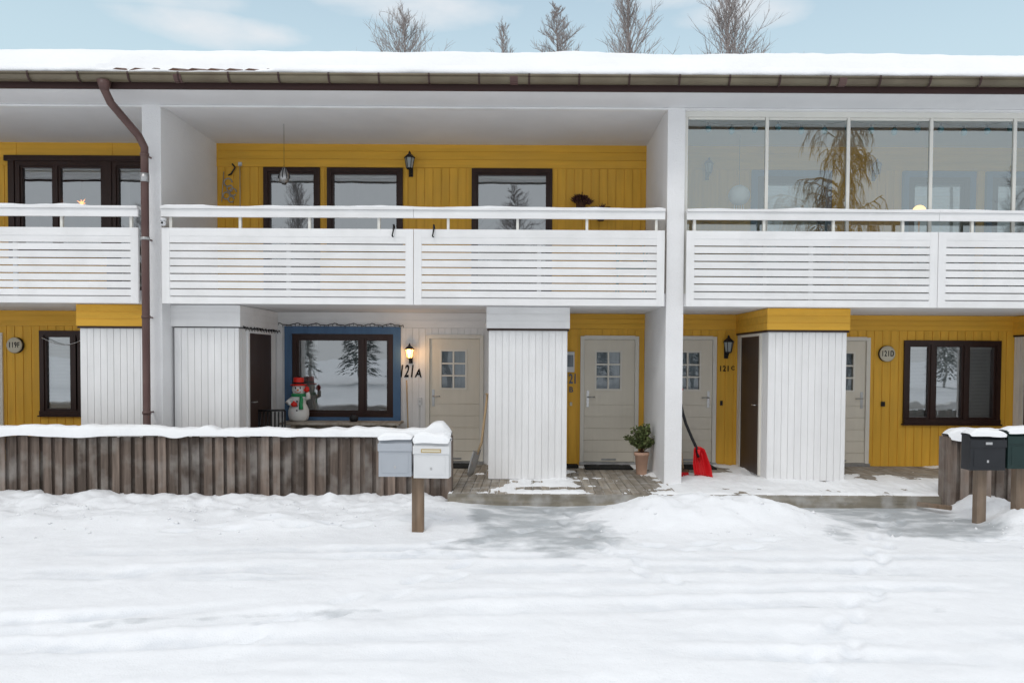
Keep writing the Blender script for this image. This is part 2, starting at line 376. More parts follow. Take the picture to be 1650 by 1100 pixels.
# storage boxes
def store(x0,x1,body,beam,side=None,dark=True):
    m=M(); y=11.0
    vboards(m,x0,x1,0.01,2.22,y,.098,body,groove=.008,back=False)
    m.box(x0+.004,x1-.004,y+.01,YB-.001,0.005,2.22,body)
    yzboards(m,x1+.006,1,y,YB,0.01,2.22,.098,body); yzboards(m,x0-.006,-1,y,YB,0.01,2.22,.098,body)
    if dark: m.box(x0-.03,x1+.03,y-.025,YB-.001,2.205,2.235,brown)
    n=3;h=(2.556-2.236)/n
    for i in range(n):
        m.box(x0-.04,x1+.04,y-.035,YB-.002,2.236+i*h+.004,2.236+(i+1)*h-.004,beam)
    m.box(x0-.034,x1+.034,y-.029,YB-.003,2.238,2.554,beam)
    if side:
        s=1 if side=='R' else -1; x=x1+.006 if side=='R' else x0-.006
        xa,xb=sorted((x-.002*s,x+.02*s)); m.box(xa,xb,y+.36,YB-.3,.03,2.16,brown)
        xa,xb=sorted((x-.002*s,x+.03*s)); m.box(xa,xb,y+.30,y+.36,.03,2.2,creamf if s<0 else white); m.box(xa,xb,YB-.3,YB-.24,.03,2.2,creamf if s<0 else white); m.box(xa,xb,y+.36,YB-.3,2.16,2.2,creamf if s<0 else white)
        m.tube([(x+.02*s,y+.45,1.1),(x+.07*s,y+.45,1.1),(x+.07*s,y+.56,1.1)],.009,steel)
    m.obj('storage_closet',house)
store(-5.21,-4.27,white,whiteH,'R',False)
store(-.569,.578,white,whiteH)
store(3.56,4.70,white,yellowH,'L')
store(-6.6,-5.56,white,yellowH)
store(8.25,9.42,white,yellowH,'L')

# railings
def railing(x0,x1,joints):
    m=M(); y0,y1=10.62,10.66
    xs=[x0]+joints+[x1]
    for a,b in zip(xs[:-1],xs[1:]):
        g=.004
        a+=g;b-=g
        Z0,Z1=2.55,3.62
        m.box(a,a+.11,y0,y1,Z0,Z1,white); m.box(b-.11,b,y0,y1,Z0,Z1,white)
        m.box(a+.11,b-.11,y0+.002,y1,Z1-.115,Z1-.001,whiteH); m.box(a+.11,b-.11,y0+.002,y1,Z0+.001,Z0+.095,whiteH)
        za,zb=Z0+.095,Z1-.115; n=8; p=(zb-za)/n
        for i in range(n):
            m.box(a+.11,b-.11,y0+.006+random.uniform(0,.003),y1-.004,za+i*p+.015,za+(i+1)*p-(.0 if i==n-1 else .002),whiteH)
        m.box((a+b)/2-.03,(a+b)/2+.03,y1,y1+.03,Z0+.02,Z1-.01,white)
        m.box(a-g+.001 if a==x0+g else a,b+g-.001,y0-.01,y1-.012,3.775,3.885,whiteH)
        m.box(a-.002,b+.002,y0-.035,y1+.06,3.887,3.922,whiteH)
    n=int((x1-x0)/.95); 
    for i in range(n+1):
        x=x0+.12+(x1-x0-.24)*i/n
        m.box(x-.018,x+.018,y1-.0115,y1+.03,3.45,3.886,alu)
        m.box(x-.018,x+.018,y1+.002,YF+.04,2.66,2.69,alu)
    m.obj('balcony_railing',house)
railing(-5.21,1.94,[-1.63]); railing(2.245,9.4,[5.82]); railing(-12.7,-5.535,[-9.1])
# glazing right
m=M(); y=10.80
xs=[2.262,3.42,4.59,5.78,6.98,8.18,9.38]
m.box(2.24,9.42,y-.03,y+.03,5.27,5.344,alu); m.box(2.24,9.42,y-.03,y+.03,2.745,2.80,alu)
for x in xs: m.box(x-.022,x+.022,y-.022,y+.022,2.80,5.27,alu)
for i,(a,b) in enumerate(zip(xs[:-1],xs[1:])):
    m.box(a+.03,b-.03,y-.012,y+.012,5.235,5.268,alu); m.box(a+.03,b-.03,y-.012,y+.012,2.802,2.84,alu)
    t=.0015*(-1)**i
    m.quad((a+.022,y-t,2.8),(b-.022,y+t,2.8),(b-.022,y+t,5.27),(a+.022,y-t,5.27),glassb)
m.obj('balcony_glazing',house)

# eaves
GZ=5.485
m=M()
m.box(-13.3,10.0,9.985,10.025,5.345,5.56,fascia)
m.obj('fascia_board',house)
m=M(); r=.075; n=10
vs=[];fs=[]
for x in (-13.3,10.0):
    for k in range(n+1):
        t=math.pi+math.pi*k/n; vs.append((x,9.9+r*math.cos(t),GZ+r*1.15*math.sin(t)))
for k in range(n): fs.append((k,k+1,n+2+k,n+1+k))
m.add(vs,fs,guttm,True)
m.tube([(-13.3,9.9-r,GZ+.005),(10,9.9-r,GZ+.005)],.012,guttm,8)
x=-13.1
while x<10:
    pts=[(x,9.9+(r+.006)*math.cos(math.pi+math.pi*k/8),GZ+(r+.006)*1.15*math.sin(math.pi+math.pi*k/8)) for k in range(9)]
    for a,b in zip(pts[:-1],pts[1:]): 
        m.quad((x-.012,a[1],a[2]),(x+.012,a[1],a[2]),(x+.012,b[1],b[2]),(x-.012,b[1],b[2]),fascia)
    m.box(x-.012,x+.012,9.81,9.824,GZ-.015,GZ+.02,fascia)
    x+=.655
for x in(-9.2,-4.6,-.2,4.1,8.3): 
    pts=[(x,9.9+(r+.004)*math.cos(math.pi+math.pi*k/8),GZ+(r+.004)*1.15*math.sin(math.pi+math.pi*k/8)) for k in range(9)]
    for a,b in zip(pts[:-1],pts[1:]): m.quad((x-.05,a[1],a[2]),(x+.05,a[1],a[2]),(x+.05,b[1],b[2]),(x-.05,b[1],b[2]),pipem)
gt=m.obj('rain_gutter',house); s=gt.modifiers.new('s','SOLIDIFY'); s.thickness=.004
m=M()
X0=-5.40
m.tube([(X0-.19,9.9,5.40),(X0-.19,9.9,5.30),(X0-.15,9.98,5.15),(X0-.03,10.45,4.86),(X0+.01,10.53,4.72),(X0+.01,10.53,4.5),(X0+.01,10.53,2.6),(X0+.01,10.53,.1),(X0+.01,10.45,.02)],.052,pipem,14)
m.lathe([(.09,0),(.055,-.12)],(X0-.19,9.9,5.41),pipem,14)
for z in (4.62,3.45,2.35,1.0):
    m.lathe([(.060,-.02),(.060,.02)],(X0+.01,10.53,z),metalg if z in(3.45,) else pipem,14); m.box(X0,X0+.02,10.57,10.715,z-.01,z+.01,pipem)
m.lathe([(.058,-.06),(.058,.06)],(X0+.01,10.53,4.3),metalg,14)
m.obj('downpipe',house)

SL=math.tan(math.radians(22.1)); RZ=5.555
m=M()
vs=[];fs=[];xs=[-13.4+i*.05 for i in range(int(23.5/.05)+1)]; ys=[9.93+.35*k for k in range(17)]
for j,y in enumerate(ys):
    for x in xs:
        vs.append((x,y,RZ+(y-9.93)*SL+.022*math.sin(x*2*math.pi/.25)+(.02 if j==0 else 0)))
nx=len(xs)
for j in range(len(ys)-1):
    for i in range(nx-1): fs.append((j*nx+i,j*nx+i+1,(j+1)*nx+i+1,(j+1)*nx+i))
m.add(vs,fs,tile,True)
vs=[(x,9.93,RZ+.022*math.sin(x*2*math.pi/.25)+.02) for x in xs]+[(x,9.935,RZ-.03) for x in xs]
m.add(vs,[(i,i+1,nx+i+1,nx+i) for i in range(nx-1)],tile,True)
yr=ys[-1]; zr=RZ+(yr-9.93)*SL
m.quad((-13.4,yr,zr),(10.1,yr,zr),(10.1,yr+5.7,5.55),(-13.4,yr+5.7,5.55),tile)
m.quad((-13.4,9.95,5.525),(10.1,9.95,5.525),(10.1,yr+5.7,5.525),(-13.4,yr+5.7,5.525),fascia)
for x in(-13.38,10.08): m.add([(x,9.95,5.5),(x,yr+5.7,5.5),(x,yr,zr)],[(0,1,2)],stucco)
m.obj('tiled_roof',house)
# roof snow: a lower front strip, a step, then the thick cover behind
m=M(); vs=[];fs=[]
xs=[-13.5+i*.045 for i in range(int(23.7/.045)+1)]
prof=[(.06,-.07),(-.005,-.06),(-.045,-.03),(-.055,.0),(-.04,.03),(.0,.055),(.06,.065),(.13,.065),(.22,.06),(.33,.065),(.39,.12),(.46,.17),(.60,.205),(.80,.22),(1.05,.22),(1.4,.21),(1.9,.21),(2.6,.21),(3.5,.22),(4.5,.23),(5.2,.24),(5.6,.24),(5.9,.17),(7,.1),(11,.1)]
for x in xs:
    q=(x+4.5)/1.15
    g=(1-q*q)**.3 if abs(q)<1 else 0
    g=max(0,min(1,g*(1.0+1.2*N(x*1.5,4))))
    lip=.03*FB(x*1.1,3.1)+.012*N(x*7,8)
    st=.09*FB(x*.9,12.3)
    for k,(d,h) in enumerate(prof):
        hh=h*(1+.16*FB(x*.5,d*.8,5))+.016*FB(x*3,d*3,2)*(1 if k>4 else .6)
        dd=d+(lip if k<8 else st if k<14 else 0)
        if g>0 and 3<=k<=10:
            bare={3:.4,4:.9,5:1,6:1,7:1,8:1,9:.9,10:.4}[k]*g
            hh=hh*(1-bare)+(-.035+.03*N(x*4,d*9,3))*bare
        y=9.90+dd
        z=RZ+min(dd,5.6)*SL+hh if dd<5.65 else RZ+5.6*SL-(dd-5.6)*SL+hh
        vs.append((x,y,z+.01))
nk=len(prof)
for i in range(len(xs)-1):
    for k in range(nk-1): fs.append((i*nk+k,(i+1)*nk+k,(i+1)*nk+k+1,i*nk+k+1))
m.add(vs,fs,snow,True)
m.obj('roof_snow',house)

def snowstrip(m,x0,x1,y0,y1,z,h,seed=0,oh=.015,patch=0,end=.12,step=.03,lump=0):
    n=max(4,int((x1-x0)/step)); K=9; vs=[];fs=[]
    for i in range(n+1):
        x=x0+(x1-x0)*i/n
        hh=h*(.85+.45*FB(x*1.3,seed)+.2*N(x*6,seed+3))
        if patch: hh*=max(0,min(1,(N(x*1.1,seed+9)+patch)*3))
        if lump: hh+=lump*max(0,N(x*3.1,seed+20)-.25)*2
        e=min(1,min(x-x0,x1-x)/end+.05); hh=max(.001,hh)*math.sqrt(e)
        o=oh*(1+1.0*N(x*3,seed+5)) if hh>h*.3 else 0
        dr=(.02+.07*max(0,N(x*2.2,seed+31)))*min(1,h/.1)
        for k in range(K+1):
            t=math.pi*k/K; c=-math.cos(t); c=math.copysign(abs(c)**.6,c)
            yy=(y0+y1)/2+c*((y1-y0)/2+o*math.sqrt(e)); zz=z+hh*math.sin(t)**.6+.15*hh*N(x*5,k*.7,seed)*math.sin(t)-(dr if k in(0,K) and o>0 else 0)
            vs.append((x,yy,zz))
    for i in range(n):
        for k in range(K): fs.append((i*(K+1)+k,(i+1)*(K+1)+k,(i+1)*(K+1)+k+1,i*(K+1)+k+1))
    m.add(vs,fs,snow,True)
m=M()
snowstrip(m,-5.2,1.93,10.59,10.71,3.922,.03,1,.005,.25); snowstrip(m,2.25,9.4,10.59,10.71,3.922,.03,12,.005,.2); snowstrip(m,-12.6,-5.54,10.59,10.71,3.922,.035,22,.005,.3)
m.obj('railing_snow',house)

# ---------- deck
m=M(); 
x=-5.2
while x<9.4:
    y0=9.86 if x>-1.05 else 10.22
    m.box(x+.004,x+.116,y0,YB+.02,-.035,random.uniform(-.003,.001),deckm); x+=.12
m.box(-1.05,9.5,9.815,9.857,-.16,-.004,kerbm)
m.box(-12.9,-5.2,10.22,YB+.02,-.08,-.02,deckm)
m.obj('wooden_deck')
m=M(); T=Matrix.Translation((5.28,9.60,-.075))@Matrix.Rotation(-.75,4,'Z'); m.box(-.2,.2,-.035,.035,-.03,.02,postm,T); m.obj('loose_plank',bevel=.004)
def deckbare(x,y):
    def blob(cx,cy,rx,ry):
        return max(0,1.3-((x-cx)/rx)**2-((y-cy)/ry)**2)
    b=max(.95*blob(-.85,10.8,.9,2.0),1.1*blob(1.3,11.2,.8,1.6),blob(1.45,10.2,.4,.6),blob(5.9,12.0,1.4,.8),blob(2.8,12.1,.6,.5),blob(8,12,1,.8),.8*blob(.2,10.3,1.2,.15))
    return min(1.2,b)
m=M(); vs=[];fs=[]
nx,ny=400,80
for j in range(ny+1):
    for i in range(nx+1):
        x=-1.05+10.3*i/nx; y=9.84+(YB-9.86)*j/ny
        gap=.006*(1 if ((x+5.2)%.12)<.02 else 0)
        h=.023-.036*deckbare(x,y)+.030*FB(x*2.6,y*2.2,1)+.010*N(x*11,y*5)-gap
        if y>12: h-=.02*(y-12)
        e=min(1,(y-9.84)/.06); h=h*e-.03*(1-e)
        vs.append((x,y,min(h,.05)))
for j in range(ny):
    for i in range(nx): fs.append((j*(nx+1)+i,j*(nx+1)+i+1,(j+1)*(nx+1)+i+1,(j+1)*(nx+1)+i))
m.add(vs,fs,snow,True); m.obj('deck_snow')

# ---------- ground
def rng(a,b,s):
    n=int(round((b-a)/s)); return [a+(b-a)*i/n for i in range(n+1)]
def geo(start,end,s,f=1.35):
    o=[];p=start;d=s;sg=1 if end>start else -1
    while abs(p-start)<abs(end-start): p+=sg*d; d*=f; o.append(p)
    return o
gx=geo(-10,-600,.1)[::-1]+rng(-10,10,.036)+geo(10,600,.1)
gy=geo(3.2,-600,.1)[::-1]+rng(3.2,10.0,.028)+geo(10.0,600,.1)
def sst(a,b,x):
    t=max(0,min(1,(x-a)/(b-a))); return t*t*(3-2*t)
def ga(x,y,cx,cy,rx,ry): return math.exp(-(((x-cx)/rx)**2+((y-cy)/ry)**2))
RUTS=((5.95,.17,.13,.036),(6.28,.19,.10,.024),(6.95,.05,.16,.030),(7.35,.02,.10,.020),(5.3,.10,.12,.034),(4.9,.05,.10,.026),(7.75,.06,.12,.020),(4.35,.02,.14,.028),(6.55,-.03,.08,.018))
R=random.Random(4); FP=[]
for (ax,ay,bx,by) in ((.4,9.4,1.3,6.2),(4.6,9.3,3.0,6.6),(-1.0,8.7,-4.6,8.3),(.2,8.6,-1.6,7.2),(5.0,8.2,8.0,7.4),(2.6,7.9,.2,7.5),(-2.0,5.2,-.2,7.4),(1.8,4.6,3.2,6.8)):
    L=math.hypot(bx-ax,by-ay); n=int(L/.33); dx,dy=(bx-ax)/L,(by-ay)/L
    for i in range(n):
        s_=.09*(1 if i%2 else -1)+R.uniform(-.04,.04); t=i*.33+R.uniform(-.05,.05)
        FP.append((ax+dx*t-dy*s_,ay+dy*t+dx*s_,dx,dy))
CE={}
for f in FP: CE.setdefault((int(math.floor(f[0])),int(math.floor(f[1]))),[]).append(f)
def hgt(x,y):
    ice=0;pk=0
    h=-.17+.014*FB(x*.35,y*.7,2)
    if -30<x<30 and -5<y<14:
        det=FB(x*2.3,y*2.3,4); fine=N(x*9,y*9,1); med=FB(x*.9+3,y*1.4,8)
        h+=.010*det+.003*fine+.014*med
        lx=-math.log(1+math.exp(-(x+.3)*1.3))/1.3
        for c,a,w,dp in RUTS:
            yy=y-(c+a*lx+.015*x+.06*math.sin(x*.45+c*3)+.05*N(x*.8,c)); 
            if abs(yy)>.8: continue
            pr=math.exp(-(yy/w)**4); rim=math.exp(-((yy-w*1.6)/(w*.6))**2)+math.exp(-((yy+w*1.6)/(w*.6))**2)
            k=max(0,min(1.1,.35+1.1*FB(x*.45,c*4,3,3))); h+=(-dp*pr+dp*.5*rim*(1+.8*N(x*5,c*9)))*k
            h+=pr*k*.003*math.sin(x*60)
            pk=max(pk,.65*pr*k)
        ll=y-(5.9+.19*(lx+.45)); ice=max(ice,.42*math.exp(-(ll/.09)**2)*sst(-4.5,-3,x)*(1-sst(-1.3,-.6,x)))
        cx,cy=int(math.floor(x)),int(math.floor(y))
        for a in(-1,0,1):
            for b in(-1,0,1):
                for (fx,fy,dx,dy) in CE.get((cx+a,cy+b),()):
                    u=(x-fx)*dx+(y-fy)*dy; v=-(x-fx)*dy+(y-fy)*dx
                    if abs(u)<.3 and abs(v)<.2:
                        q=(u/.14)**2+(v/.055)**2; e_=math.exp(-q*q*.6); h+=-.028*e_+.009*math.exp(-((math.sqrt(q)-1.5)/.35)**2); pk=max(pk,.55*e_)
        pL=1-sst(-1.5,-.7,x)
        bank=pL*sst(8.3,9.7,y); h+=.10*bank+bank*.065*det+bank*.018*fine+bank*.02*abs(N(x*4.5,y*4.5,3))
        h+=pL*.06*ga(0,y,0,8.65,1,.3)*max(0,1+1.6*N(x*1.2,3))
        h+=.08*ga(x,y,-.95,9.3,.55,.5)+.05*ga(x,y,-.75,8.6,.4,.35)*(1+det)
        xs_=x+.5*N(y*1.3,x*.6)
        p1=sst(-1.0,-.5,xs_)*(1-sst(.9,1.9,xs_))*sst(6.9,8.2,y+.6*N(x*1.2,1))
        p2=sst(3.0,3.7,xs_)*(1-sst(5.3,6.0,xs_))*sst(7.7,8.5,y+.4*N(x*1.4,7))
        p=max(p1,p2); h+=p*.015-p*.008*det
        ice=max(ice,.72*p)
        ice=max(ice,.36*ga(x,y,2.0,5.9,1.6,.12),.36*ga(x,y,3.2,6.7,1.2,.12))
        ww=.25*N(x*1.1,y*1.1,5)
        md=.28*ga(x+ww,y,2.15,9.05,.85,.62)+.13*ga(x,y+ww,1.35,8.95,.6,.5)+.14*ga(x+ww,y,3.0,8.9,.75,.5)
        h+=md*(1+.24*det+.04*fine)
        rb=sst(5.3,5.9,x)*sst(7.7,9.0,y)
        h+=rb*(.15+.09*det+.018*fine)+.10*ga(x,y,6.0,8.7,.5,.4)*(1+det)
        ice*=1-min(1,md*5+rb); pk*=1-min(1,md*5+rb+bank*.7)
        if y>9.72:
            t=sst(9.72,9.82,y); lim=-.07+.03*N(x*3,2)
            if x>-1.1 and x<5.4: h=h*(1-t)+min(h,lim+(md*.35))*t
        if y>9.86: 
            q=sst(9.86,9.98,y) if x>-1.05 else sst(10.15,10.3,y)
            h=h*(1-q)-.2*q
    elif y>9.9: h=-.2
    return h,ice,pk
vs=[];cols=[]
for y in gy:
    for x in gx:
        h,i,p=hgt(x,y); vs.append((x,y,h)); cols.append((i,p))
nx=len(gx)
fs=[(j*nx+i,j*nx+i+1,(j+1)*nx+i+1,(j+1)*nx+i) for j in range(len(gy)-1) for i in range(nx-1)]
m=M(); m.add(vs,fs,gsnow,True); g=m.obj('snow_ground')
ca=g.data.color_attributes.new('ice','FLOAT_COLOR','POINT')
ca.data.foreach_set('color',[c for (i,p) in cols for c in (i,p,0,1)])
R=random.Random(11); m=M()
for i in range(380):
    c=R.random()
    if c<.2: x=R.gauss(2.15,1.0); y=R.gauss(8.7,.4)
    elif c<.75: x=R.uniform(-8,-.8); y=R.gauss(9.1,.45)
    else: x=R.uniform(5.2,8); y=R.gauss(8.5,.4)
    if y>9.6: continue
    h=hgt(x,y)[0]; r=R.uniform(.008,.028)*R.uniform(.6,1.3)
    vs=[]
    for (a,b,cz) in ((1,0,0),(-1,0,0),(0,1,0),(0,-1,0),(0,0,1),(0,0,-1)):
        k=r*R.uniform(.6,1.3); vs.append((x+a*k,y+b*k,h+r*.2+cz*k*.7))
    m.add(vs,[(0,2,4),(2,1,4),(1,3,4),(3,0,4),(2,0,5),(1,2,5),(3,1,5),(0,3,5)],snow,True)
m.obj('snow_crumbs')

# ---------- fences
def fence(x0,x1,y,zt,name):
    m=M(); x=x0
    while x<x1-.05:
        w=.100+random.uniform(-.010,.010); j=random.uniform(-.012,.012)
        m.box(x,min(x+w,x1),y+random.uniform(0,.006),y+.024,-.16,zt+j,fencem,Matrix.Translation((x,0,0))@Matrix.Rotation(random.uniform(-.008,.008),4,'Y')@Matrix.Translation((-x,0,0)))
        m.box(x+.075,min(x+.185,x1),y+.055,y+.075,-.16,zt-.01,fencem)
        x+=.156
    m.box(x0,x1,y+.076,y+.10,zt-.2,zt-.11,fencem); m.box(x0,x1,y+.076,y+.10,.05,.14,fencem)
    m.box(x0-.02,x1+.02,y-.02,y+.13,zt+.014,zt+.04,fencem)
    xx=x0+.1
    while xx<x1: m.box(xx,xx+.095,y+.101,y+.197,-.2,zt,fencem); xx+=1.8
    snowstrip(m,x0-.03,x1+.03,y-.03,y+.14,zt+.038,.12,5+x0,.035,lump=.08)
    return m.obj(name)
fence(-12.5,-1.06,10.08,.71,'wooden_fence')
f2=fence(5.53,10.5,9.72,.78,'wooden_fence')
m=M(); m.box(5.49,5.528,9.68,9.90,-.15,.80,fencem); m.box(-1.06,-1.022,10.06,10.26,-.15,.73,fencem); m.obj('fence_end_boards',f2)

# ---------- mailboxes
def mailbox(x0,x1,z0,z1,y,mt,rot,plate,name,sn=.05,seed=1):
    m=M(); w=(x1-x0)/2; d=.17; h=z1-z0
    pr=[(0,0),(d,0),(d,h),(.03,h),(0,h-.05)]
    vs=[(-w,p[0],p[1]) for p in pr]+[(w,p[0],p[1]) for p in pr]; n=5
    fs=[tuple(range(n))[::-1],tuple(range(n,2*n))]+[(k,(k+1)%n,n+(k+1)%n,n+k) for k in range(n)]
    m.add([Vector(v) for v in vs],[tuple(f) for f in fs],mt)
    m.box(-w-.008,w+.008,-.012,-.002,h-.13,h-.045,mt)
    m.box(-w-.008,w+.008,-.012,d+.005,h+.001,h+.012,mt)
    m.box(-w*.8,w*.8,-.004,-.001,.04,h-.16,mt)
    if plate=='brass': m.box(-.11,.11,-.016,-.0125,h-.115,h-.075,brass); m.box(-.10,.10,-.018,-.0165,h-.105,h-.085,signm)
    if plate=='silver': m.box(-.04,.04,-.02,-.0125,h-.10,h-.07,steel)
    m.box(-.012,.012,-.006,-.001,.09,.12,steel)
    snowstrip(m,-w-.01,w+.01,-.01,d,h+.011,sn,seed,.012,end=.08,step=.015)
    o=m.obj(name,bevel=.004); o.location=((x0+x1)/2,y,z0); o.rotation_euler=(0,0,rot); return o
mailbox(-1.62,-1.262,.50,.91,8.1,mbgrey,.02,None,'mailbox',.07,3)
mailbox(-1.235,-.85,.49,.885,8.07,mbwhite,-.05,'brass','mailbox',.12,8)
mailbox(5.14,5.56,.53,.93,8.62,mbblack,.04,'silver','mailbox',.07,11)
mailbox(5.585,6.0,.55,.97,8.62,mbgreen,-.02,None,'mailbox',.08,14)
m=M(); m.box(-1.285,-1.155,8.275,8.36,-.3,.62,postm); m.box(-1.6,-.87,8.255,8.273,.52,.62,postm); m.obj('mailbox_post',bevel=.005)
m=M(); m.box(5.36,5.47,8.82,8.92,-.3,.7,postm); m.box(5.16,5.98,8.80,8.818,.56,.66,postm); m.box(5.82,5.93,8.82,8.92,-.3,.7,postm)
m.obj('mailbox_post',bevel=.005)

# ---------- lanterns
def lantern(x,z,lit=False,y=YB,sc=1.0):
    m=M(); yy=-.14
    g=lampon if lit else lampglass
    m.box(-.03,.03,-.012,0,-.16,.02,blackm)
    m.tube([(0,-.01,-.12),(0,-.07,-.15),(0,yy,-.10),(0,yy,-.08)],.008,blackm,6)
    m.lathe([(.03,-.085),(.045,-.075),(.045,-.065)],(0,yy,0),blackm,6,False)
    m.lathe([(.042,-.063),(.066,.075)],(0,yy,0),g,6,False)
    for k in range(6):
        t=2*math.pi*k/6; m.tube([(.045*math.cos(t),yy+.045*math.sin(t),-.065),(.069*math.cos(t),yy+.069*math.sin(t),.077)],.005,blackm,4)
    m.lathe([(.082,.076),(.08,.088),(.045,.12),(.02,.14),(.018,.155),(.004,.18)],(0,yy,0),blackm,6,False)
    o=m.obj('wall_lantern'); o.location=(x,y-.003,z); o.scale=(sc,)*3
    if lit:
        l=bpy.data.lights.new('lantern_bulb','POINT'); l.energy=4; l.color=(1,.6,.28); l.shadow_soft_size=.05
        q=bpy.data.objects.new('lantern_bulb',l); C.collection.objects.link(q); q.parent=o; q.location=(0,yy-.12,.02)
lantern(-1.98,1.86,True); lantern(-1.98,5.02,sc=1.15); lantern(3.36,2.0,sc=1.15); lantern(3.0,4.97)
lantern(5.8,4.97)

# ---------- text
def text(s,x,z,size,mt,y=YB-.008,shear=0,name='house_number',parent=None,ext=.004,bold=0,sx=1,sp=1.0):
    c=bpy.data.curves.new(name,'FONT'); c.body=s; c.size=size; c.extrude=ext; c.align_x='CENTER'; c.align_y='CENTER'; c.shear=shear; c.offset=bold; c.space_character=sp
    o=bpy.data.objects.new('tmp',c); C.collection.objects.link(o)
    bpy.context.view_layer.update(); me=bpy.data.meshes.new_from_object(o.evaluated_get(bpy.context.evaluated_depsgraph_get()))
    bpy.data.objects.remove(o); me.materials.clear(); me.materials.append(mt)
    q=bpy.data.objects.new(name,me); C.collection.objects.link(q); q.location=(x,y,z); q.rotation_euler=(math.pi/2,0,0); q.scale=(sx,1,1)
    if parent: q.parent=parent
    return q
e=empty('house_number')
text('121',-2.055,1.56,.29,ink,shear=.22,sx=.56,name='digits',parent=e,bold=.005,sp=1.08); text('A',-1.855,1.53,.20,ink,shear=.15,sx=.82,name='letter',parent=e,bold=.004)
e=empty('house_number')
slate=mat('slate_number',(.10,.14,.20),.5,.05)
text('121',.735,1.45,.23,slate,sx=.62,name='digits',parent=e,bold=.004); text('B',.74,1.27,.13,slate,name='letter',parent=e,bold=.002)
e=empty('house_number')
text('121',3.335,1.64,.13,ink,bold=.003,sx=.85,sp=1.15,name='digits',parent=e); text('C',3.48,1.65,.09,ink,bold=.002,name='letter',parent=e)
def plate(s,x,z):
    m=M(); m.tube([(0,0,0),(0,-.05,0)],[.135,.135],blackm,28); m.tube([(0,-.0505,0),(0,-.065,0)],[.132,.128],signm,28)
    o=m.obj('house_number_sign'); o.location=(x,YB-.002,z)
    text(s,0,0,.13,ink,y=-.068,name='number',parent=o,ext=.002,bold=.002,sx=.66,sp=1.15)
plate('119F',-8.66,1.97); plate('121D',6.07,1.91)
m=M(); m.box(.60,.79,YB-.07,YB-.001,1.57,1.90,mbwhite); m.box(.62,.77,YB-.073,YB-.0705,1.66,1.86,curtain); m.box(.6,.79,YB-.075,YB-.0005,1.9,1.915,metalg); m.obj('utility_box',bevel=.003)
m=M(); m.box(3.27,3.31,YB-.025,YB-.001,1.02,1.10,blackm); m.obj('door_bell')
m=M(); m.box(-1.86,-1.79,YB-.025,YB-.001,1.0,1.12,mbwhite); m.tube([(-1.825,YB-.01,.99),(-1.825,YB-.01,.4)],.006,mbwhite,6); m.box(-1.84,-1.81,YB-.03,YB-.026,1.04,1.08,steel); m.obj('door_bell')
m=M(); m.box(.72,.76,YB-.02,YB-.001,1.0,1.06,signm); m.obj('door_bell')
m=M(); m.box(6.0,6.06,YB-.03,YB-.001,1.02,1.10,blackm); m.obj('door_bell')
def dmat(x0,x1,y0,y1):
    m=M(); m.box(x0,x1,y0,y1,.004,.03,matm); 
    for i in range(10):
        x=x0+(x1-x0)*(i+.5)/10; m.box(x-.008,x+.008,y0+.03,y1-.03,.03,.036,matm)
    m.obj('doormat',bevel=.003)
dmat(.95,1.72,12.02,12.42); dmat(-1.55,-.95,12.1,12.5); dmat(2.55,3.1,12.1,12.5); dmat(.62,.85,12.2,12.5)

# ---------- table + snowman
m=M()
for y in(12.05,12.21,12.37): m.box(-4.02,-2.08,y,y+.15,.70,.735,deckm)
for x in(-3.85,-2.25):
    for y in(12.09,12.42): m.box(x,x+.06,y,y+.06,0,.70,deckm)
m.box(-3.85,-2.19,12.26,12.30,.6,.699,deckm)
m.obj('wooden_table')
m=M()
m.lathe([(.12,0),(.165,.03),(.185,.12),(.18,.2),(.15,.28),(.125,.32),(.135,.38),(.125,.44),(.085,.47),(.10,.50),(.118,.56),(.112,.62),(.08,.665),(.03,.68)],(0,0,0),whp,24,True,1,.85)
m.lathe([(.10,-.035),(.128,-.02),(.135,0),(.125,.025),(.09,.035)],(0,0,.465),grp,24,True,1,.88)
m.tube([(.05,-.10,.46),(.07,-.145,.40),(.06,-.15,.30),(.065,-.165,.22)],[.025,.035,.035,.04],grp,8)
m.lathe([(.145,0),(.15,.008),(.145,.02),(.10,.024),(.095,.03),(.092,.13),(.085,.145),(.0,.147)],(0,0,.64),redhat,24)
m.lathe([(.096,.03),(.0975,.06)],(0,0,.64),blackm,24)
m.tube([(0,-.09,.565),(0,-.17,.555)],[.02,.003],orp,8)
for s in(-1,1): m.sph((s*.042,-.092,.60),.016,blackm,.8,.5,1.2)
m.tube([(-.055,-.09,.535),(-.03,-.102,.515),(0,-.106,.51),(.03,-.102,.515),(.055,-.09,.535)],.005,redhat,6)
for z in(.36,.28,.20): m.sph((-.01,-.12-.035*(1-abs(z-.2)*4 if z<.3 else .1),z),.015,blackm,1,.6,1)
m.tube([(.11,-.02,.40),(.18,-.05,.43),(.17,-.08,.52)],[.045,.045,.035],whp,10); m.sph((.155,-.085,.575),.045,redhat,1,.7,1.25); m.sph((.115,-.09,.56),.02,redhat)
m.tube([(-.11,-.02,.40),(-.175,-.08,.34),(-.11,-.15,.31)],[.045,.045,.035],whp,10); m.sph((-.055,-.17,.31),.045,redhat,1.25,.7,1); m.sph((-.06,-.175,.355),.02,redhat)
o=m.obj('plastic_snowman'); o.location=(-3.80,12.36,.737); o.scale=(.92,.92,.92); o.rotation_euler=(0,0,.15)
m=M()
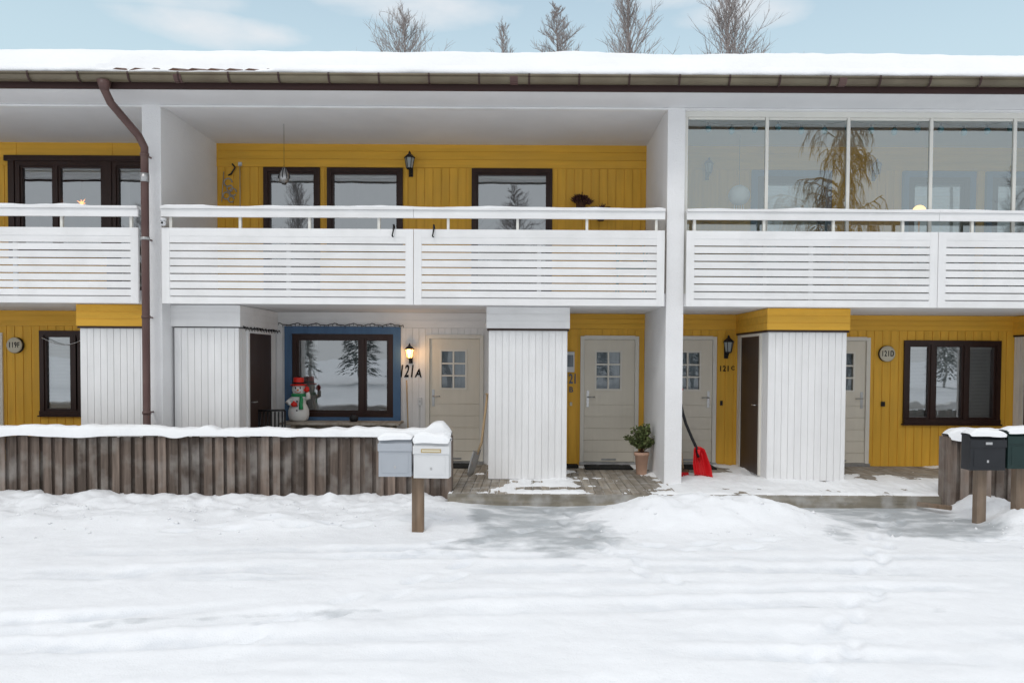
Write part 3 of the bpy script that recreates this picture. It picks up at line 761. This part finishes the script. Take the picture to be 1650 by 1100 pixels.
for x in(-.2,.2):
    m.tube([(x,.2,0),(x,.22,.45),(x,.26,.95)],.014,blackm,8); m.tube([(x,-.2,0),(x,-.2,.44)],.014,blackm,8); m.tube([(x,-.2,.62),(x,.22,.64)],.014,blackm,8); m.tube([(x,-.2,.44),(x,-.2,.62)],.012,blackm,8)
for k in range(7): m.box(-.2,.2,-.2+.058*k,-.155+.058*k,.43,.445,blackm)
for k in range(7): 
    x=-.17+.055*k; m.tube([(x,.215,.47),(x,.255,.93)],.012,blackm,6)
m.tube([(-.2,.26,.95),(.2,.26,.95)],.016,blackm,8)
o=m.obj('garden_chair'); o.location=(-3.98,11.55,0.0); o.rotation_euler=(0,0,.3)
m=M(); m.lathe([(.05,0),(.07,.02),(.075,.08),(.06,.10)],(0,0,0),blackm,16); m.tube([(-.05,0,.09),(0,0,.17),(.05,0,.09)],.006,blackm,6)
o=m.obj('lantern_pot'); o.location=(-2.87,12.3,.737)

# ---------- tools
def sheet(m,pts,mt,n):
    fs=[];r=len(pts)//n
    for j in range(r-1):
        for i in range(n-1): fs.append((j*n+i,j*n+i+1,(j+1)*n+i+1,(j+1)*n+i))
    m.add(pts,fs,mt,True)
m=M()
m.tube([(-.62,11.5,1.22),(-.70,11.4,.5),(-.765,11.35,.33)],.015,woodh,8)
m.tube([(-.60,11.44,1.24),(-.64,11.56,1.24)],.014,woodh,8)
pts=[]
for j in range(8):
    t=j/7
    for i in range(7):
        u=(i-3)/3; w=.10*(1 if t<.85 else .85)
        pts.append((-.76-.10*t+.55*w*u, 11.34-.10*t+w*u*.8 ,.37-.36*t+.035*u*u))
sheet(m,pts,metalg,7)
o=m.obj('metal_shovel'); s=o.modifiers.new('s','SOLIDIFY'); s.thickness=.004
m=M()
m.tube([(2.36,11.55,1.32),(2.365,11.53,1.18),(2.40,11.50,.98),(2.45,11.47,.80),(2.53,11.43,.60),(2.60,11.40,.44),(2.63,11.38,.30)],.018,blackm,10)
m.tube([(2.31,11.52,1.33),(2.41,11.58,1.33)],.016,redp,8)
m.tube([(2.36,11.55,1.34),(2.36,11.545,1.24)],.022,redp,8)
pts=[]
for j in range(13):
    t=j/12
    for i in range(11):
        u=(i-5)/5; w=(.085+.055*min(1,t*1.6)) 
        z=.43-.41*t+.035*(1-abs(u)**2.2)*(1-t)**2
        y=11.40-.10*abs(u)**3+.07*(1-u*u)*math.sin(t*math.pi*.8)-.06*t
        pts.append((2.62+.06*t+w*u,y,z-.02*t*u))
sheet(m,pts,redp,11)
for u in(-.45,-.15,.15,.45):
    m.tube([(2.62+.06*t+(.085+.055*min(1,t*1.6))*u,11.40-.10*abs(u)**3+.07*(1-u*u)*math.sin(t*math.pi*.8)-.06*t-.006,.43-.41*t+.02*(1-t)**2) for t in(.2,.4,.6,.8,.98)],.007,redp,6)
m.tube([(2.63,11.375,.42),(2.645,11.40,.26)],[.026,.012],redp,8)
o=m.obj('red_snow_shovel'); s=o.modifiers.new('s','SOLIDIFY'); s.thickness=.005
m=M()
m.tube([(2.30,11.62,1.25),(2.40,11.40,.12)],.012,woodh,8); m.box(2.32,2.48,11.34,11.42,.075,.11,wick)
for i in range(22):
    x=2.33+.14*i/21
    for dy in(-.03,0,.03): m.tube([(x,11.38+dy,.078),(x+random.uniform(-.01,.01),11.38+dy*1.4,.003)],.004,redp,4,False)
m.obj('push_broom')
m=M(); m.tube([(-2.03,12.5,1.42),(-1.98,12.42,.2)],.012,woodh,8); m.box(-2.1,-1.85,12.38,12.44,.13,.19,woodh)
for i in range(20):
    x=-2.09+.23*i/19; m.tube([(x,12.41,.13),(x,12.40,.01)],.005,wick,4,False)
m.obj('push_broom')

# ---------- potted plant
m=M(); m.lathe([(.075,0),(.08,.01),(.105,.29),(.118,.295),(.12,.345),(.105,.35),(.10,.32),(.02,.32)],(0,0,0),terra,24)
def leaves(m,c,rx,rz,n,mt,s=.03,up=.4):
    for i in range(n):
        t=random.random(); a=random.uniform(0,6.283); rr=math.sqrt(random.random())
        z=t*rz; w=rx*math.sin(math.pi*min(1,t*.8+.15))*rr*(1+.4*N(a*1.5,t*3))
        p=Vector(c)+Vector((w*math.cos(a),w*math.sin(a),z))
        d=Vector((math.cos(a)*rr,math.sin(a)*rr,up+random.uniform(-.5,.5))).normalized(); q=d.cross(Vector((random.uniform(-1,1),random.uniform(-1,1),random.uniform(-1,1)))).normalized()
        L=s*random.uniform(.7,1.6); m.add([p-q*L*.18,p+d*L,p+q*L*.18],[(0,1,2)],mt)
R=random.Random(21)
for k in range(50):
    a=R.uniform(0,6.28); sp=R.uniform(.04,.27); ht=R.uniform(.18,.45)-.35*max(0,sp-.17)
    p0=Vector((0,0,.33)); p1=Vector((sp*.5*math.cos(a),sp*.5*math.sin(a),.35+ht*.55)); p2=Vector((sp*math.cos(a),sp*math.sin(a),.35+ht))
    m.tube([p0,p1,p2],.003,wick,4,False)
    for i in range(44):
        t=R.uniform(.3,1.02); p=p0.lerp(p1,t*2) if t<.5 else p1.lerp(p2,t*2-1)
        d=Vector((R.uniform(-1,1),R.uniform(-1,1),R.uniform(-.4,.9))).normalized(); q=d.cross(Vector((R.uniform(-1,1),R.uniform(-1,1),R.uniform(-1,1)))).normalized()
        L=R.uniform(.03,.07); m.add([p,p+d*L*.5+q*L*.25,p+d*L,p+d*L*.5-q*L*.25],[(0,1,2,3)],leafm)
o=m.obj('potted_shrub'); o.location=(1.79,11.6,0)

# ---------- balcony things
m=M(); m.lathe([(.06,-.12),(.085,-.02),(.11,.01),(.10,.015)],(0,0,0),wick,14); leaves(m,(0,0,-.02),.17,.13,500,heath,.05,.3); m.tube([(0,.1,.0),(0,.2,.0),(0,.2,.2)],.006,blackm,5)
o=m.obj('wall_flower_basket'); o.location=(.87,YB-.21,4.38); o.rotation_euler=(.1,.15,0)
m=M(); leaves(m,(0,0,0),.12,.10,120,heath,.06,.5)
m.lathe([(.05,-.12),(.08,-.01),(.085,0)],(0,0,0),wick,14); m.tube([(0,.08,.0),(0,.2,.0),(0,.2,.1)],.006,blackm,5)
for k in range(14): a=k*.45; m.tube([(0,0,0),(.09*math.cos(a),.07*math.sin(a),.10),(.16*math.cos(a),.1*math.sin(a),.11)],.004,wick,4,False)
o=m.obj('wall_flower_basket'); o.location=(1.20,YB-.21,4.20)
m=M(); m.tube([(0,0,.0),(0,0,.66)],.003,blackm,4)
m.lathe([(.01,0),(.03,-.015),(.05,-.06),(.075,-.11),(.085,-.16),(.07,-.21),(.03,-.25),(.015,-.26)],(0,0,0),metalg,12)
for k in range(8):
    a=k*.785; m.tube([(.03*math.cos(a),.03*math.sin(a),-.015),(.09*math.cos(a),.09*math.sin(a),-.15),(.02*math.cos(a),.02*math.sin(a),-.26)],.008,blackm,4)
o=m.obj('hanging_ornament'); o.location=(-3.75,11.5,4.70)
m=M(); y=YB-.03
m.tube([(-4.98,y,5.03),(-4.93,y,4.97),(-5.0,y,4.86),(-5.05,y,4.84)],.014,blackm,6)
for (x,z,r) in((-5.05,4.72,.07),(-5.02,4.62,.05),(-4.97,4.56,.06),(-5.08,4.5,.06),(-5.0,4.44,.05)):
    m.tube([(x+r*math.cos(t*.7),y,z+r*math.sin(t*.7)) for t in range(9)],.011,metalg,6)
m.tube([(-5.12,y,4.9),(-5.16,y,4.4)],.007,metalg,6); m.tube([(-4.85,y,5.02),(-4.85,y,4.1)],.007,metalg,6); m.box(-4.88,-4.82,y,y+.02,5.0,5.06,mbwhite)
m.obj('metal_wall_ornament')
m=M()
for s in(0,.42):
    m.tube([(s,0,0),(s,.45,.98)],.013,greenm,6); m.tube([(s,.42,0),(s,-.02,.66)],.013,greenm,6)
for k in range(6): m.box(0,.42,-.0+.07*k,.05+.07*k,.46,.475,greenm)
for z in(.78,.86,.95): m.box(0,.42,.36+(z-.8)*.45,.375+(z-.8)*.45,z-.025,z+.025,greenm)
o=m.obj('folding_chair'); o.location=(1.38,11.35,2.745)
for x in(-1.91,-1.34):
    m=M(); m.tube([(0,.08,0),(.0,.05,.05),(0,-.0,.06),(0,-.02,-.02),(-.015,-.03,-.10),(0,-.04,-.12)],.011,blackm,6); o=m.obj('railing_hook'); o.location=(x,10.61,3.62)
m=M(); m.sph((0,0,0),.04,mbwhite); m.lathe([(.045,.03),(.045,.07)],(0,0,0),mbwhite,12); m.tube([(0,0,.03),(0,.08,.05)],.012,mbwhite,6); m.sph((0,-.03,0),.018,blackm); o=m.obj('security_camera'); o.location=(-5.17,10.60,3.68)
m=M(); m.sph((0,0,0),.16,globem,1,1,.95,24); m.tube([(0,0,.15),(0,0,.9)],.003,blackm,4)
for k in range(5): m.tube([((k-2)*.035,0,-.14),((k-2)*.035,0,-.30)],.006,globem,5)
o=m.obj('paper_globe_lamp'); o.location=(3.16,11.25,4.26)
m=M(); m.sph((0,0,0),.10,globel,1,1,1,20); m.lathe([(.03,-.12),(.04,-.10),(.04,-.08)],(0,0,0),brass,12); m.tube([(0,0,-.12),(0,0,-1.3)],.012,brass,8); m.lathe([(.14,-1.32),(.14,-1.30),(.02,-1.28)],(0,0,0),brass,20); o=m.obj('floor_lamp'); o.location=(6.05,11.6,4.10)
m=M()
for k in range(7):
    a=2*math.pi*k/7; L=.13 if k%2 else .09; d=Vector((math.cos(a),0,math.sin(a)))*L; q=Vector((-math.sin(a),0,math.cos(a)))*.022
    m.add([Vector((0,-.03,0)),q,d,-q,Vector((0,.03,0))],[(0,1,2),(0,2,3),(4,2,1),(4,3,2)],starl)
m.tube([(0,0,.1),(0,0,.6)],.003,blackm,4); o=m.obj('paper_star_lamp'); o.location=(-7.72,12.95,4.43); o.scale=(.8,.8,.8)
m=M()
pts=[]
for i in range(61):
    x=2.4+6.8*i/60; s=(x-2.4)%1.15/1.15; pts.append((x,11.0,5.30-.07*math.sin(math.pi*s)))
m.tube(pts,.003,blackm,4)
cs=[mat('bulb_g',(.25,.6,.3),.3),mat('bulb_y',(.8,.7,.25),.3),mat('bulb_b',(.2,.5,.6),.3)]
for i in range(2,60,3): p=pts[i]; m.sph((p[0],p[1],p[2]-.09),.045,cs[i%3],n=10,sz=1.2); m.lathe([(.014,-.05),(.014,0)],p,blackm,8)
m.obj('party_light_string')
m=M(); pts=[]
for i in range(80):
    t=i/79; pts.append((-4.20+.02*math.sin(i),11.0+1.6*t,2.25-.03*abs(math.sin(i*.6))))
m.tube(pts,.008,blackm,4)
for p in pts[::3]: m.tube([p,(p[0]+.02,p[1]-.01,p[2]-.04)],.005,blackm,4)
pts=[(-4.2+2.1*i/60,YB-.07,2.37-.035*abs(math.sin(i*.35))+.006*math.sin(i*2.1)) for i in range(61)]
m.tube(pts,.007,blackm,4)
for p in pts[::2]: m.tube([p,(p[0]+.01,p[1]-.01,p[2]-.04)],.005,blackm,4)
m.obj('light_string')
m=M(); pts=[(-8.2+.75*i/20,YB-.05,2.1-.12*math.sin(math.pi*i/20)) for i in range(21)]; m.tube(pts,.006,mbwhite,4); m.obj('light_string')

# ---------- trees
def tree(name,h,spread,seed,mt=barkm,tm=barkm,start=.35,asc=.9,nb=46,tw=6,droop=0,exp=.6,rt=.16,low=False,tr_=.009):
    R=random.Random(seed); m=M()
    tr=[Vector((0,0,0))]; n=16
    for i in range(1,n+1): tr.append(Vector((R.uniform(-.08,.08)*i**.3,R.uniform(-.08,.08)*i**.3,h*i/n)))
    m.tube(tr,[rt*(1-i/n)**.8+.012 for i in range(n+1)],tm,7,False)
    def at(t):
        f=t*n; i=min(n-1,int(f)); return tr[i].lerp(tr[i+1],f-i)
    def br(p,d,L,r,lv):
        pts=[p]; k=4 if lv<2 else 2; q=p.copy(); dd=d.copy()
        for i in range(k):
            dd=(dd+Vector((R.uniform(-.18,.18),R.uniform(-.18,.18),R.uniform(-.1,.2)-droop*(.55 if lv>0 else .12)))).normalized()
            q=q+dd*L/k; pts.append(q)
        m.tube(pts,[r*(1-.7*i/k) for i in range(k+1)],mt,4 if lv<1 else 3,False)
        if lv<2:
            nn=tw if lv==0 else tw-1
            for j in range(nn):
                f=.15+.85*(j+R.random()*.8)/nn; f=min(f,.98); i=int(f*k); pp=pts[i].lerp(pts[min(k,i+1)],f*k-i)
                side=Vector((R.uniform(-1,1),R.uniform(-1,1),R.uniform(-.2,.5)))
                br(pp,(dd*.9+side*.8).normalized(),L*(.5 if lv==0 else .55)*R.uniform(.6,1.1),max(tr_,r*.5),lv+1)
    for b in range(nb):
        t=start+(1-start)*((b+.5)/nb)**.75; t=min(t,.985)
        a=b*2.4+R.uniform(-.4,.4); L=spread*(1-t+.02)**exp*R.uniform(.7,1.15)
        if low: L=spread*math.sin(math.pi*min(1,(t-start)/(1-start)*.75+.25))*R.uniform(.6,1.1)
        d=Vector((math.cos(a),math.sin(a),asc*(1+.5*t))).normalized()
        br(at(t),d,L,.045*(1-t)+.018,0)
    return m
o1=tree('t',17.9,5.6,1,nb=84,tw=7,exp=.58).obj('bare_tree'); o1.location=(-5.9,36,-.2)
o=tree('t',19.5,3.6,2,nb=84,asc=1.3,exp=.62).obj('bare_tree'); o.location=(-1.3,40,-.2)
o3=tree('t',19.8,5.0,3,nb=130,asc=.5,tw=8,exp=.78).obj('bare_tree'); o3.location=(1.3,38,-.2)
o4=tree('t',19.4,4.4,4,nb=80,asc=1.6,tw=7).obj('bare_tree'); o4.location=(4.4,34,-.2)
o5=tree('t',18.7,6.0,5,nb=90,asc=1.4,tw=7,exp=.65).obj('bare_tree'); o5.location=(9.1,34,-.2)
wb=tree('w',15.5,2.3,9,mt=barkd,tm=trunkm,start=.22,asc=1.2,nb=84,tw=10,droop=1.7,rt=.2,low=True,tr_=.009).obj('weeping_birch'); wb.location=(14.6,-13.5,-.2); wb.scale=(1.1,1.1,1.15)
R=random.Random(5)
srcs=[o1,o3,o4,o5]
for i,(x,y) in enumerate([(-24,-22),(-19,-26),(-14,-20),(-9,-25),(-5,-21),(-1,-27),(3,-22),(7,-27),(-30,-24),(22,-26),(28,-22),(10.5,-32),(-17,-33),(-3,-34),(34,-28)]):
    o=bpy.data.objects.new('bare_tree',srcs[i%4].data); C.collection.objects.link(o); o.location=(x,y,-.2); s=R.uniform(.45,.75); o.scale=(s*1.1,s*1.1,s); o.rotation_euler=(0,0,R.uniform(0,6))
def spruce(seed,h):
    R=random.Random(seed); m=M(); m.tube([(0,0,0),(0,0,h)],[.14,.02],trunkm,6)
    for i in range(2600):
        t=R.random()**.8; z=h*(.08+.9*t); a=R.uniform(0,6.283); tier=1-.35*((t*14)%1); rr=h*.2*(1-t)*tier*math.sqrt(R.uniform(.3,1)); p=Vector((rr*math.cos(a),rr*math.sin(a),z))
        d=Vector((math.cos(a),math.sin(a),-.35+R.uniform(-.3,.2))).normalized(); q=Vector((-math.sin(a),math.cos(a),R.uniform(-.4,.4)))
        L=R.uniform(.25,.55); m.add([p-q*.1,p+d*L,p+q*.1],[(0,1,2)],forest)
    return m
sp=spruce(3,9).obj('spruce_tree'); sp.location=(-12,-28,-.2)
for i,(x,y) in enumerate([(-21,-30),(-7,-30),(1,-31),(5,-29),(12,-29),(17,-30),(24,-31),(-27,-30),(-16.5,-29),(-3.2,-29),(31,-30),(20,-33)]):
    o=bpy.data.objects.new('spruce_tree',sp.data); C.collection.objects.link(o); o.location=(x,y,-.2); s=R.uniform(.6,1.15); o.scale=(s*1.1,s*1.1,s); o.rotation_euler=(0,0,R.uniform(0,6))

# ---------- world
w=bpy.data.worlds.new('World'); C.world=w; w.use_nodes=True; nt=w.node_tree;n=nt.nodes;l=nt.links
bg=n['Background']; out=n['World Output']
EL=math.radians(48); AZ=math.radians(205)
sky=n.new('ShaderNodeTexSky'); sky.sky_type='NISHITA'; sky.sun_disc=False
sky.sun_elevation=EL; sky.sun_rotation=AZ; sky.air_density=1.0; sky.dust_density=1.0; sky.ozone_density=1.0
l.new(sky.outputs[0],bg.inputs[0]); bg.inputs[1].default_value=.15
tc=n.new('ShaderNodeTexCoord'); sx=n.new('ShaderNodeSeparateXYZ'); l.new(tc.outputs['Generated'],sx.inputs[0])
def mth(op,a,b=None,c=None,clamp=False):
    q=n.new('ShaderNodeMath'); q.operation=op; q.use_clamp=clamp
    for i,v in enumerate((a,b,c)):
        if v is None: continue
        if isinstance(v,(int,float)): q.inputs[i].default_value=v
        else: l.new(v,q.inputs[i])
    return q.outputs[0]
def mrange(v,a,b,c,d):
    q=n.new('ShaderNodeMapRange'); q.interpolation_type='SMOOTHSTEP'
    for i,k in enumerate((a,b,c,d)): q.inputs[i+1].default_value=k
    l.new(v,q.inputs[0]); return q.outputs[0]
az=mth('ARCTAN2',sx.outputs[0],sx.outputs[1]); el=mth('ARCSINE',sx.outputs[2])
nz=n.new('ShaderNodeTexNoise'); nz.inputs['Scale'].default_value=9; nz.inputs['Detail'].default_value=7; nz.inputs['Roughness'].default_value=.55
mp=n.new('ShaderNodeMapping'); mp.inputs['Scale'].default_value=(1,1,2.4); l.new(tc.outputs['Generated'],mp.inputs[0]); l.new(mp.outputs[0],nz.inputs[0])
nn=mth('MULTIPLY_ADD',nz.outputs[0],3.0,-1.5)
mask=None
def cdir(px,py):
    X=(px-850)/1200; Z=(577-py)/1200; return math.atan2(X,1), math.asin(Z/math.sqrt(X*X+Z*Z+1))
for px,py,wx,wy in ((340,55,150,26),(430,62,90,20),(690,22,190,32),(600,2,130,28),(1180,26,120,32),(1110,-5,200,24),(100,-40,300,30)):
    a,e=cdir(px,py); ra=wx/1200*.8; rb=wy/1200*.85
    u=mth('DIVIDE',mth('SUBTRACT',az,a),ra); v=mth('DIVIDE',mth('SUBTRACT',el,e),rb)
    d=mth('ADD',mth('MULTIPLY',u,u),mth('MULTIPLY',v,v))
    k=mth('SUBTRACT',mth('ADD',1.15,nn),d)
    mask=k if mask is None else mth('MAXIMUM',mask,k)
mask=mth('MULTIPLY',mth('MULTIPLY',mask,.6,clamp=True),.85)
hi=mrange(el,.50,.80,0,1); bk=mrange(sx.outputs[1],.1,-.3,0,.85)
f=mth('MAXIMUM',mask,mth('MAXIMUM',hi,bk))
hz=n.new('ShaderNodeBackground'); hz.inputs[0].default_value=(.64,.82,.90,1); hz.inputs[1].default_value=.95
lo=mrange(el,.30,.52,.9,.62)
m1=n.new('ShaderNodeMixShader'); l.new(lo,m1.inputs[0]); l.new(bg.outputs[0],m1.inputs[1]); l.new(hz.outputs[0],m1.inputs[2])
bg2=n.new('ShaderNodeBackground'); bg2.inputs[0].default_value=(.965,.975,1,1); l.new(mrange(sx.outputs[2],.25,.9,.88,1.07),bg2.inputs[1])
ms=n.new('ShaderNodeMixShader'); l.new(f,ms.inputs[0]); l.new(m1.outputs[0],ms.inputs[1]); l.new(bg2.outputs[0],ms.inputs[2]); l.new(ms.outputs[0],out.inputs[0])
sl=bpy.data.lights.new('sun','SUN'); sl.energy=.76; sl.angle=math.radians(18); sl.color=(1,.97,.925)
so=bpy.data.objects.new('sun',sl); C.collection.objects.link(so)
sd=Vector((-.42*math.cos(EL),-.9*math.cos(EL),math.sin(EL))).normalized()
so.rotation_euler=sd.to_track_quat('Z','Y').to_euler()

# ---------- camera
cam=bpy.data.cameras.new('camera'); co=bpy.data.objects.new('camera',cam); C.collection.objects.link(co); C.camera=co
cam.sensor_width=36; cam.lens=36*1200/1650; cam.clip_end=2000; cam.clip_start=.05
th=math.radians(1.6)
cam.shift_x=-25/1650; cam.shift_y=(577+1200*math.tan(th)-550)/1650
co.matrix_world=Matrix.Translation((0,0,ZC))@(Matrix.Rotation(math.pi/2-th,4,'X')@Matrix.Rotation(math.radians(.33),4,'Z'))
C.view_settings.view_transform='Standard'; C.view_settings.look='None'; C.view_settings.exposure=0
